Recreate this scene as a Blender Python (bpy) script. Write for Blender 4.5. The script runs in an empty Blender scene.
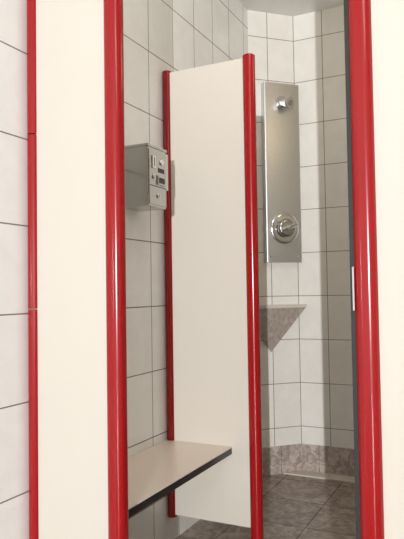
import bpy, bmesh, math
from mathutils import Vector, Matrix
S=bpy.context.scene
COL=S.collection
S.view_settings.view_transform='Standard'

# ---------- materials ----------
def mat(name,color,rough=.4,metal=0,noise=0,nscale=8,bump=0,coat=0,stretch=None):
    m=bpy.data.materials.new(name); m.use_nodes=True
    nt=m.node_tree; b=nt.nodes['Principled BSDF']
    b.inputs['Base Color'].default_value=(*color,1); b.inputs['Roughness'].default_value=rough
    b.inputs['Metallic'].default_value=metal; b.inputs['Coat Weight'].default_value=coat
    if noise or bump:
        tc=nt.nodes.new('ShaderNodeTexCoord'); mp=nt.nodes.new('ShaderNodeMapping')
        if stretch: mp.inputs['Scale'].default_value=stretch
        n=nt.nodes.new('ShaderNodeTexNoise'); n.inputs['Scale'].default_value=nscale; n.inputs['Detail'].default_value=4
        nt.links.new(tc.outputs['Object'],mp.inputs[0]); nt.links.new(mp.outputs[0],n.inputs['Vector'])
        if noise:
            mx=nt.nodes.new('ShaderNodeMix'); mx.data_type='RGBA'
            mx.inputs[6].default_value=(*[c*(1-noise) for c in color],1); mx.inputs[7].default_value=(*[min(1,c*(1+noise)) for c in color],1)
            nt.links.new(n.outputs['Fac'],mx.inputs[0]); nt.links.new(mx.outputs[2],b.inputs['Base Color'])
        if bump:
            bp=nt.nodes.new('ShaderNodeBump'); bp.inputs['Strength'].default_value=bump; bp.inputs['Distance'].default_value=.002
            nt.links.new(n.outputs['Fac'],bp.inputs['Height']); nt.links.new(bp.outputs[0],b.inputs['Normal'])
    return m

def tilemat(name,c1,c2,mortar,w,h,ms,rough,vein,vscale,offx=0,offy=0,veinc=None):
    m=bpy.data.materials.new(name); m.use_nodes=True
    nt=m.node_tree; N=nt.nodes; L=nt.links; b=N['Principled BSDF']
    uv=N.new('ShaderNodeUVMap'); mp=N.new('ShaderNodeMapping'); mp.inputs['Location'].default_value=(offx,offy,0)
    L.new(uv.outputs[0],mp.inputs[0])
    br=N.new('ShaderNodeTexBrick'); br.offset=0; br.squash=1
    br.inputs['Color1'].default_value=(*c1,1); br.inputs['Color2'].default_value=(*c2,1); br.inputs['Mortar'].default_value=(*mortar,1)
    br.inputs['Scale'].default_value=1; br.inputs['Mortar Size'].default_value=ms; br.inputs['Mortar Smooth'].default_value=.1
    br.inputs['Brick Width'].default_value=w; br.inputs['Row Height'].default_value=h
    L.new(mp.outputs[0],br.inputs['Vector'])
    n=N.new('ShaderNodeTexNoise'); n.inputs['Scale'].default_value=vscale; n.inputs['Detail'].default_value=6; n.inputs['Distortion'].default_value=1.2
    L.new(mp.outputs[0],n.inputs['Vector'])
    rp=N.new('ShaderNodeValToRGB'); rp.color_ramp.elements[0].position=.40; rp.color_ramp.elements[1].position=.62
    L.new(n.outputs['Fac'],rp.inputs[0])
    mx=N.new('ShaderNodeMix'); mx.data_type='RGBA'; mx.blend_type='MULTIPLY'
    vm=N.new('ShaderNodeMix'); vm.data_type='RGBA'; vc=veinc or (1,1,1)
    vm.inputs[6].default_value=(*[v*(1-vein) for v in vc],1); vm.inputs[7].default_value=(1,1,1,1)
    L.new(rp.outputs[0],vm.inputs[0])
    mx.inputs[0].default_value=1
    L.new(br.outputs['Color'],mx.inputs[6]); L.new(vm.outputs[2],mx.inputs[7]); L.new(mx.outputs[2],b.inputs['Base Color'])
    ro=N.new('ShaderNodeMapRange'); ro.inputs['To Min'].default_value=rough; ro.inputs['To Max'].default_value=.85
    L.new(br.outputs['Fac'],ro.inputs['Value']); L.new(ro.outputs[0],b.inputs['Roughness'])
    bp=N.new('ShaderNodeBump'); bp.inputs['Strength'].default_value=.5; bp.inputs['Distance'].default_value=.002; bp.invert=True
    L.new(br.outputs['Fac'],bp.inputs['Height']); L.new(bp.outputs[0],b.inputs['Normal'])
    return m

TH=.2525; ZO=-.195
M_wall=tilemat('wall_tile',(.87,.87,.84),(.885,.885,.855),(.24,.205,.175),.2,TH,.0021,.12,.04,8,0.19,ZO+TH)
M_wallb=tilemat('shower_wall_tile',(.85,.83,.775),(.87,.85,.795),(.24,.205,.175),.165,.2425,.0019,.12,.04,8,0.19,-.975+.2425*5)
M_floor=tilemat('floor_tile',(.40,.325,.285),(.47,.39,.345),(.26,.225,.20),.3,.3,.003,.28,.5,22,.05,.1,(1,.97,.92))
M_base=tilemat('baseboard_stone',(.56,.47,.42),(.60,.51,.455),(.28,.24,.21),.3,.5,.002,.35,.42,26,.05,.1)
M_stone=mat('shelf_stone',(.41,.355,.31),.4,noise=.5,nscale=45)
M_ceil=mat('ceiling_paint',(.90,.90,.89),.8,noise=.02,nscale=3)
M_cream=mat('cream_laminate',(.70,.655,.575),.12,noise=.015,nscale=2)
M_red=mat('red_powder_coat',(.34,.005,.007),.2,noise=.05,nscale=4)
M_dark=mat('dark_rubber',(.03,.03,.035),.5,noise=.1,nscale=20)
M_grey=mat('dark_grey_aluminium',(.022,.021,.02),.6,metal=.0,noise=.1,nscale=12)
M_steel=mat('brushed_steel',(.66,.665,.665),.40,metal=1,noise=.10,nscale=40,bump=.05,stretch=(1,1,12))
M_box=mat('box_steel',(.50,.495,.48),.17,metal=1,noise=.1,nscale=30,stretch=(1,1,8))
M_chrome=mat('chrome',(.78,.78,.78),.12,metal=1,noise=.02)
M_black=mat('black_edge',(.02,.018,.02),.35,noise=.1)
M_seat=mat('seat_laminate',(.86,.755,.65),.3,noise=.05,nscale=120)
M_drain=mat('drain_stone',(.66,.61,.53),.4,noise=.12,nscale=20)

# ---------- helpers ----------
def link(name,me,m,parent=None,smooth=False):
    o=bpy.data.objects.new(name,me); COL.objects.link(o)
    if m: me.materials.append(m)
    if smooth:
        for p in me.polygons: p.use_smooth=True
    if parent: o.parent=parent
    return o
def empty(name,loc,label,cat,rotz=0):
    e=bpy.data.objects.new(name,None); COL.objects.link(e); e.location=loc; e.rotation_euler=(0,0,rotz)
    e.empty_display_size=.05
    e['label']=label; e['category']=cat
    return e
def frombm(name,bm,m,parent=None,smooth=False,bevel=0,seg=2):
    me=bpy.data.meshes.new(name); bmesh.ops.recalc_face_normals(bm,faces=bm.faces[:]); bm.to_mesh(me); bm.free()
    o=link(name,me,m,parent,smooth)
    if bevel:
        b=o.modifiers.new('bevel','BEVEL'); b.width=bevel; b.segments=seg; b.limit_method='ANGLE'; b.angle_limit=math.radians(35)
    return o
def addbox(bm,x0,x1,y0,y1,z0,z1):
    vs=[bm.verts.new(p) for p in [(x0,y0,z0),(x1,y0,z0),(x1,y1,z0),(x0,y1,z0),(x0,y0,z1),(x1,y0,z1),(x1,y1,z1),(x0,y1,z1)]]
    for f in [(0,3,2,1),(4,5,6,7),(0,1,5,4),(1,2,6,5),(2,3,7,6),(3,0,4,7)]: bm.faces.new([vs[i] for i in f])
def box(name,x0,x1,y0,y1,z0,z1,m,parent=None,bevel=0):
    bm=bmesh.new(); addbox(bm,x0,x1,y0,y1,z0,z1); return frombm(name,bm,m,parent,bevel=bevel)
def prism(name,pts,z0,z1,m,parent=None,smooth=False,bevel=0,gaps=None):
    bm=bmesh.new()
    segs=[(z0,z1)]
    if gaps:
        segs=[];z=z0
        for g in gaps: segs.append((z,g-.0015)); z=g+.0015
        segs.append((z,z1))
    for a,b in segs:
        lo=[bm.verts.new((p[0],p[1],a)) for p in pts]; hi=[bm.verts.new((p[0],p[1],b)) for p in pts]
        n=len(pts)
        for i in range(n): bm.faces.new([lo[i],lo[(i+1)%n],hi[(i+1)%n],hi[i]])
        bm.faces.new(lo[::-1]); bm.faces.new(hi)
    return frombm(name,bm,m,parent,smooth,bevel)
def addcyl(bm,p0,p1,r0,r1=None,n=32):
    r1=r0 if r1 is None else r1
    p0=Vector(p0);p1=Vector(p1);d=p1-p0
    q=d.to_track_quat('Z','Y').to_matrix().to_4x4()
    bmesh.ops.create_cone(bm,cap_ends=True,segments=n,radius1=r0,radius2=r1,depth=d.length,matrix=Matrix.Translation((p0+p1)/2)@q)
def wallquad(name,a,b,z0,z1,u0,m,thick,nrm,kind=True):
    a=Vector((*a,0));b=Vector((*b,0));n=Vector((*nrm,0))
    bm=bmesh.new(); uvl=bm.loops.layers.uv.new('UVMap')
    f=[a,b,b-n*thick,a-n*thick]
    lo=[bm.verts.new((p.x,p.y,z0)) for p in f]; hi=[bm.verts.new((p.x,p.y,z1)) for p in f]
    for i in range(4): bm.faces.new([lo[i],lo[(i+1)%4],hi[(i+1)%4],hi[i]])
    bm.faces.new(lo[::-1]); bm.faces.new(hi)
    bmesh.ops.recalc_face_normals(bm,faces=bm.faces[:])
    t=(b-a).normalized()
    for fc in bm.faces:
        for lp in fc.loops:
            c=lp.vert.co; lp[uvl].uv=(u0+(c-a).dot(t),c.z)
    me=bpy.data.meshes.new(name); bm.to_mesh(me); bm.free()
    o=link(name,me,m); o['kind']='structure'
    return o
def hslab(name,x0,x1,y0,y1,z0,z1,m):
    bm=bmesh.new(); addbox(bm,x0,x1,y0,y1,z0,z1); uvl=bm.loops.layers.uv.new('UVMap')
    for f in bm.faces:
        for lp in f.loops: lp[uvl].uv=(lp.vert.co.x+10,lp.vert.co.y+10)
    o=frombm(name,bm,m); o['kind']='structure'; return o

# ---------- room ----------
CH=.2; YC=3.075; YB=YC+CH; CEIL=2.575; XR=2.3; YF=-2.6
hslab('floor',-.1,XR+.1,YF,YB+.1,-.1,0,M_floor)
hslab('ceiling',-.1,XR+.1,YF,YB+.1,CEIL,CEIL+.1,M_ceil)
wallquad('wall_left',(0,YF),(0,YC),0,CEIL,YF+10,M_wall,.1,(1,0))
s=math.sqrt(.5)
wallquad('wall_corner',(0,YC),(CH,YB),0,CEIL,10.04-CH*math.sqrt(2),M_wallb,.1,(s,-s))
wallquad('wall_back',(CH,YB),(XR,YB),0,CEIL,10.04,M_wallb,.1,(0,-1))
wallquad('wall_right',(XR,YB),(XR,YF),0,CEIL,10,M_wall,.1,(-1,0))
BH=.15
wallquad('baseboard_back',(CH+.001,YB-.012),(XR,YB-.012),0,BH,10.05,M_base,.0119,(0,-1))
wallquad('baseboard_corner',(.0085,YC-.0085),(CH+.0085-.003,YB-.0085-.003),0,BH,10.0,M_base,.0119,(s,-s))

# ---------- partitions ----------
YP=1.335; YM=2.125
def post_outline(cx,cy,w,d,n=10):
    pts=[];r=min(w,d)*.46
    for (qx,qy,a0) in [(1,1,0),(-1,1,90),(-1,-1,180),(1,-1,270)]:
        for i in range(n+1):
            a=math.radians(a0+90*i/n)
            pts.append((cx+qx*(w/2-r)+r*math.cos(a),cy+qy*(d/2-r)+r*math.sin(a)))
    return pts
def partition(label,yc,xa,xb,z0,z1,wall,post_x,gaps=None,pw=.054,ww=.034,top=.02):
    e=empty('cubicle_divider',((xa+xb)/2,yc,0),label,'divider')
    bx=e.location.x
    def X(v): return v-bx
    box('panel',X(xa),X(xb),-.0065,.0065,z0,z1,M_cream,e,bevel=.001)
    if wall is not None:
        prism('wall_profile',post_outline(X(wall),0,ww,.036,6),z0-.01,z1+.008,M_red,e,gaps=gaps)
    o=prism('post',post_outline(X(post_x),0,pw,.046,12),0.0,z1+top,M_red,e,smooth=True)
    md=o.modifiers.new('edge','EDGE_SPLIT'); md.split_angle=math.radians(40)
    bm=bmesh.new(); addcyl(bm,(X(post_x),0,z1+top),(X(post_x),0,z1+top+.003),.022,.020)
    frombm('post_cap',bm,M_red,e,bevel=.001)
    bm=bmesh.new(); addcyl(bm,(X(post_x),0,0.0),(X(post_x),0,.006),.034,.034); frombm('foot_ring',bm,M_grey,e,bevel=.001)
    return e
P1=partition('narrow cream laminate divider with red rounded posts by the cabin entrance',YP,.03,.285,.12,2.34,.0175,.3,gaps=[.965,1.47],ww=.034,pw=.053)
P3=partition('cream laminate divider with red post between bench and shower',YM,.03,.358,.12,1.905,.0175,.379,pw=.047,top=.006)
P2=partition('wide cream laminate divider with red door post and steel latch plate',YP,.97,2.28,.12,2.34,None,.959,pw=.051)
b2=P2.location.x
box('door_seal',.924-b2,.9355-b2,-.006,.012,.02,2.36,M_grey,P2,bevel=.001)
bm=bmesh.new()
addbox(bm,.9315-b2,.936-b2,-.0205,-.008,.962,1.058)
o=frombm('strike_plate',bm,M_chrome,P2,bevel=.001); o['label']='bright steel latch strike plate'

# ---------- bench ----------
e=empty('bench',(.14,(YP+YM)/2,0),'wall-mounted cream bench seat with black edge between two dividers','bench')
by=e.location.y; y0=YP+.007-by; y1=YM-.007-by; ZT=.414; XW=-.139; XE=.285-.14
box('seat',XW,XE-.004,y0,y1,ZT-.026,ZT,M_seat,e,bevel=.0015)
box('edge_strip',XE-.004,XE,y0,y1,ZT-.027,ZT-.003,M_black,e,bevel=.001)
box('edge_trim',XE-.004,XE+.0005,y0,y1,ZT-.003,ZT+.0005,M_seat,e)
for yy in (y0+.002,y1-.022):
    bm=bmesh.new(); addbox(bm,XW+.03,XE-.03,yy,yy+.02,ZT-.030,ZT-.0265)
    addbox(bm,XW+.03,XE-.03,yy if yy<0 else yy+.017,yy+.003 if yy<0 else yy+.02,ZT-.045,ZT-.03)
    frombm('bracket',bm,M_black,e)

# ---------- coin box ----------
e=empty('coin_box',(.0,1.865,1.422),'brushed steel coin-operated box mounted on the tiled wall','coin machine')
D=.118; Hh=.108; W=.065
box('housing',.0,D,-W,W,-Hh,Hh,M_box,e,bevel=.004)
box('lid',.0,D+.004,-W-.003,W+.003,Hh-.004,Hh+.006,M_box,e,bevel=.002)
box('front_plate',D,D+.004,-W+.006,W-.006,-Hh+.008,Hh-.012,M_box,e,bevel=.001)
box('side_bracket',D-.03,D-.001,W,W+.018,-.035,.10,M_steel,e,bevel=.001)
box('seam',D+.004,D+.0045,-W+.006,W-.006,-.035,-.032,M_dark,e)
box('coin_slot',D+.004,D+.009,-.042,-.02,.03,.075,M_chrome,e,bevel=.002)
box('slot_opening',D+.009,D+.0095,-.033,-.029,.036,.069,M_dark,e)
bm=bmesh.new(); addcyl(bm,(D+.004,.025,.06),(D+.009,.025,.06),.011); frombm('button',bm,M_chrome,e,bevel=.002)
box('instruction_strip',D+.004,D+.0045,.0,.045,.02,.036,M_dark,e)
bm=bmesh.new(); addcyl(bm,(D+.004,-.03,-.0),(D+.009,-.03,-.0),.009); frombm('lock',bm,M_chrome,e,bevel=.002)
box('keyhole',D+.009,D+.0095,-.0315,-.0285,-.006,.006,M_dark,e)
box('return_tray',D+.004,D+.010,-.008,.044,-.026,.008,M_box,e,bevel=.002)
box('tray_opening',D+.010,D+.0105,-.002,.038,-.020,.0,M_dark,e)
bm=bmesh.new(); addcyl(bm,(D+.004,.0,-.066),(D+.009,.0,-.066),.009); frombm('lock',bm,M_chrome,e,bevel=.002)
box('keyhole',D+.009,D+.0095,-.0015,.0015,-.072,-.060,M_dark,e)

# ---------- shower panel on the chamfer ----------
rot=math.radians(45); off=.040
e=empty('shower_panel',(CH/2+off*s,YC+CH/2+off*s,1.163),'brushed steel shower column with nozzle and round mixer valve','shower panel',rotz=rot)
HW=.109; PZ=1.0
pts=[(-HW,-.0005),(-HW,-.036),(-HW+.003,-.040)]
for i in range(9):
    t=-1+2*i/8; pts.append((t*(HW-.008),-.0445+.0030*t*t))
pts+= [(HW-.003,-.040),(HW,-.036),(HW,-.0005)]
prism('column',pts,0,PZ,M_steel,e,bevel=.001)
zn=.885
bm=bmesh.new()
addcyl(bm,(0.0,-.044,zn),(0.0,-.051,zn),.042,.040); addcyl(bm,(0,-.051,zn),(0,-.075,zn),.028,.026)
addcyl(bm,(0,-.07,zn),(.012,-.110,zn-.012),.026,.034); addcyl(bm,(.012,-.110,zn-.012),(.0145,-.118,zn-.0145),.037,.034)
o=frombm('shower_head',bm,M_chrome,e,bevel=.0015)
bm=bmesh.new(); addcyl(bm,(.0146,-.1182,zn-.0146),(.0150,-.1195,zn-.015),.016,.016); frombm('spray_face',bm,M_box,e)
zv=.187
def lathe(bm,prof,n,cx,cz):
    rings=[]
    for (r,y) in prof:
        rings.append([bm.verts.new((cx+r*math.cos(2*math.pi*i/n),y,cz+r*math.sin(2*math.pi*i/n))) for i in range(n)])
    for a,b in zip(rings,rings[1:]):
        for i in range(n): bm.faces.new([a[i],a[(i+1)%n],b[(i+1)%n],b[i]])
    bm.faces.new(rings[0]); bm.faces.new(rings[-1][::-1])
bm=bmesh.new(); lathe(bm,[(.088,-.041),(.088,-.046),(.084,-.051),(.070,-.053),(.046,-.054)],56,0,zv)
frombm('valve_plate',bm,M_chrome,e,smooth=True)
bm=bmesh.new(); lathe(bm,[(.050,-.053),(.052,-.076),(.048,-.083),(.036,-.086),(.010,-.087)],40,0,zv)
frombm('valve_knob',bm,M_box,e,smooth=True)
bm=bmesh.new()
arc=[(-.040,-.088,-.016),(-.015,-.094,-.006),(.012,-.097,.006),(.038,-.096,.014),(.060,-.090,.014)]
for p,q,ra,rb in zip(arc,arc[1:],(.013,.015,.014,.012),(.015,.014,.012,.010)):
    addcyl(bm,(p[0],p[1],zv+p[2]),(q[0],q[1],zv+q[2]),ra,rb,20)
frombm('valve_lever',bm,M_chrome,e,smooth=False)
for qx in (-1,1):
    bm=bmesh.new(); addcyl(bm,(qx*.09,-.038,.03),(qx*.09,-.044,.03),.005,.005,16); frombm('screw',bm,M_chrome,e)

# ---------- corner shelf ----------
zt=.928
bm=bmesh.new()
A=(0.001,YC-.10); B=(CH+.04,YB-.001); C1=(.001,YC); C2=(CH,YB-.001)
top=[bm.verts.new((*p,zt-.018)) for p in (A,B,C2,C1)]
ap=bm.verts.new((.075,YC+.073,.665))
for i in range(4):
    bm.faces.new([top[i],top[(i+1)%4],ap])
bm.faces.new(top)
e=empty('corner_shelf',(0,0,0),'stone wedge shower shelf set in the tiled corner','shelf')
frombm('wedge',bm,M_stone,e)
prism('top_plate',[(A[0],A[1]-.006),(B[0]+.006,B[1]),(C2[0],C2[1]-.0005),C1],zt-.018,zt,M_drain,e)

pts=[(CH+.006,YB-.0135),(2.28,YB-.0135),(2.28,YB-.10),(.125,YB-.10)]
o=prism('trim_1',pts,0,.007,M_drain,None,bevel=.001); o['kind']='structure'

# ---------- lights ----------
w=bpy.data.worlds.new('World'); S.world=w; w.use_nodes=True
w.node_tree.nodes['Background'].inputs[0].default_value=(.97,.985,1,1); w.node_tree.nodes['Background'].inputs[1].default_value=1.0
def area(name,loc,tgt,sx,sy,power,col=(1,1,1)):
    l=bpy.data.lights.new(name,'AREA'); l.shape='RECTANGLE'; l.size=sx; l.size_y=sy; l.energy=power; l.color=col
    o=bpy.data.objects.new(name,l); COL.objects.link(o); o.location=loc
    o.rotation_euler=(Vector(tgt)-Vector(loc)).to_track_quat('-Z','Y').to_euler(); return o
def point(name,loc,power,col,r=.12):
    l=bpy.data.lights.new(name,'POINT'); l.energy=power; l.color=col; l.shadow_soft_size=r
    o=bpy.data.objects.new(name,l); COL.objects.link(o); o.location=loc
area('room_fill',(1.5,.0,2.52),(.4,.1,0),.5,1.2,13,(1,.99,.97))  # added fill light under the ceiling, brightens the left wall; no real fixture
point('shower_fill',(1.3,2.5,2.2),3.2,(1,.76,.42))  # added out-of-view warm fill, lifts the shower walls and ceiling
point('cabin_fill',(.75,1.65,2.25),6,(1,.96,.90))  # added fill without a fixture, lightens inner wall, coin box and bench
area('flash_key',(3.48,-7.0,1.3),(.5,2.6,1.2),.07,.07,580,(.985,.985,1))  # added distant key standing in for camera flash, casts the door post's shadow

# ---------- camera ----------
cd=bpy.data.cameras.new('Camera'); cam=bpy.data.objects.new('Camera',cd); COL.objects.link(cam); S.camera=cam
cd.sensor_fit='VERTICAL'; cd.sensor_height=36; cd.sensor_width=27; cd.lens=600/539*36; cd.clip_start=.02
th=math.radians(26.4); ph=math.radians(2.05); ro=.0148
f=Vector((-math.sin(th)*math.cos(ph),math.cos(th)*math.cos(ph),math.sin(ph)))
R0=Vector((math.cos(th),math.sin(th),0)); U0=R0.cross(f)
Rc=R0*math.cos(ro)-U0*math.sin(ro); Uc=U0*math.cos(ro)+R0*math.sin(ro)
m=Matrix((Rc,Uc,-f)).transposed().to_4x4(); m.translation=Vector((1.22,0,1.01))
cam.matrix_world=m
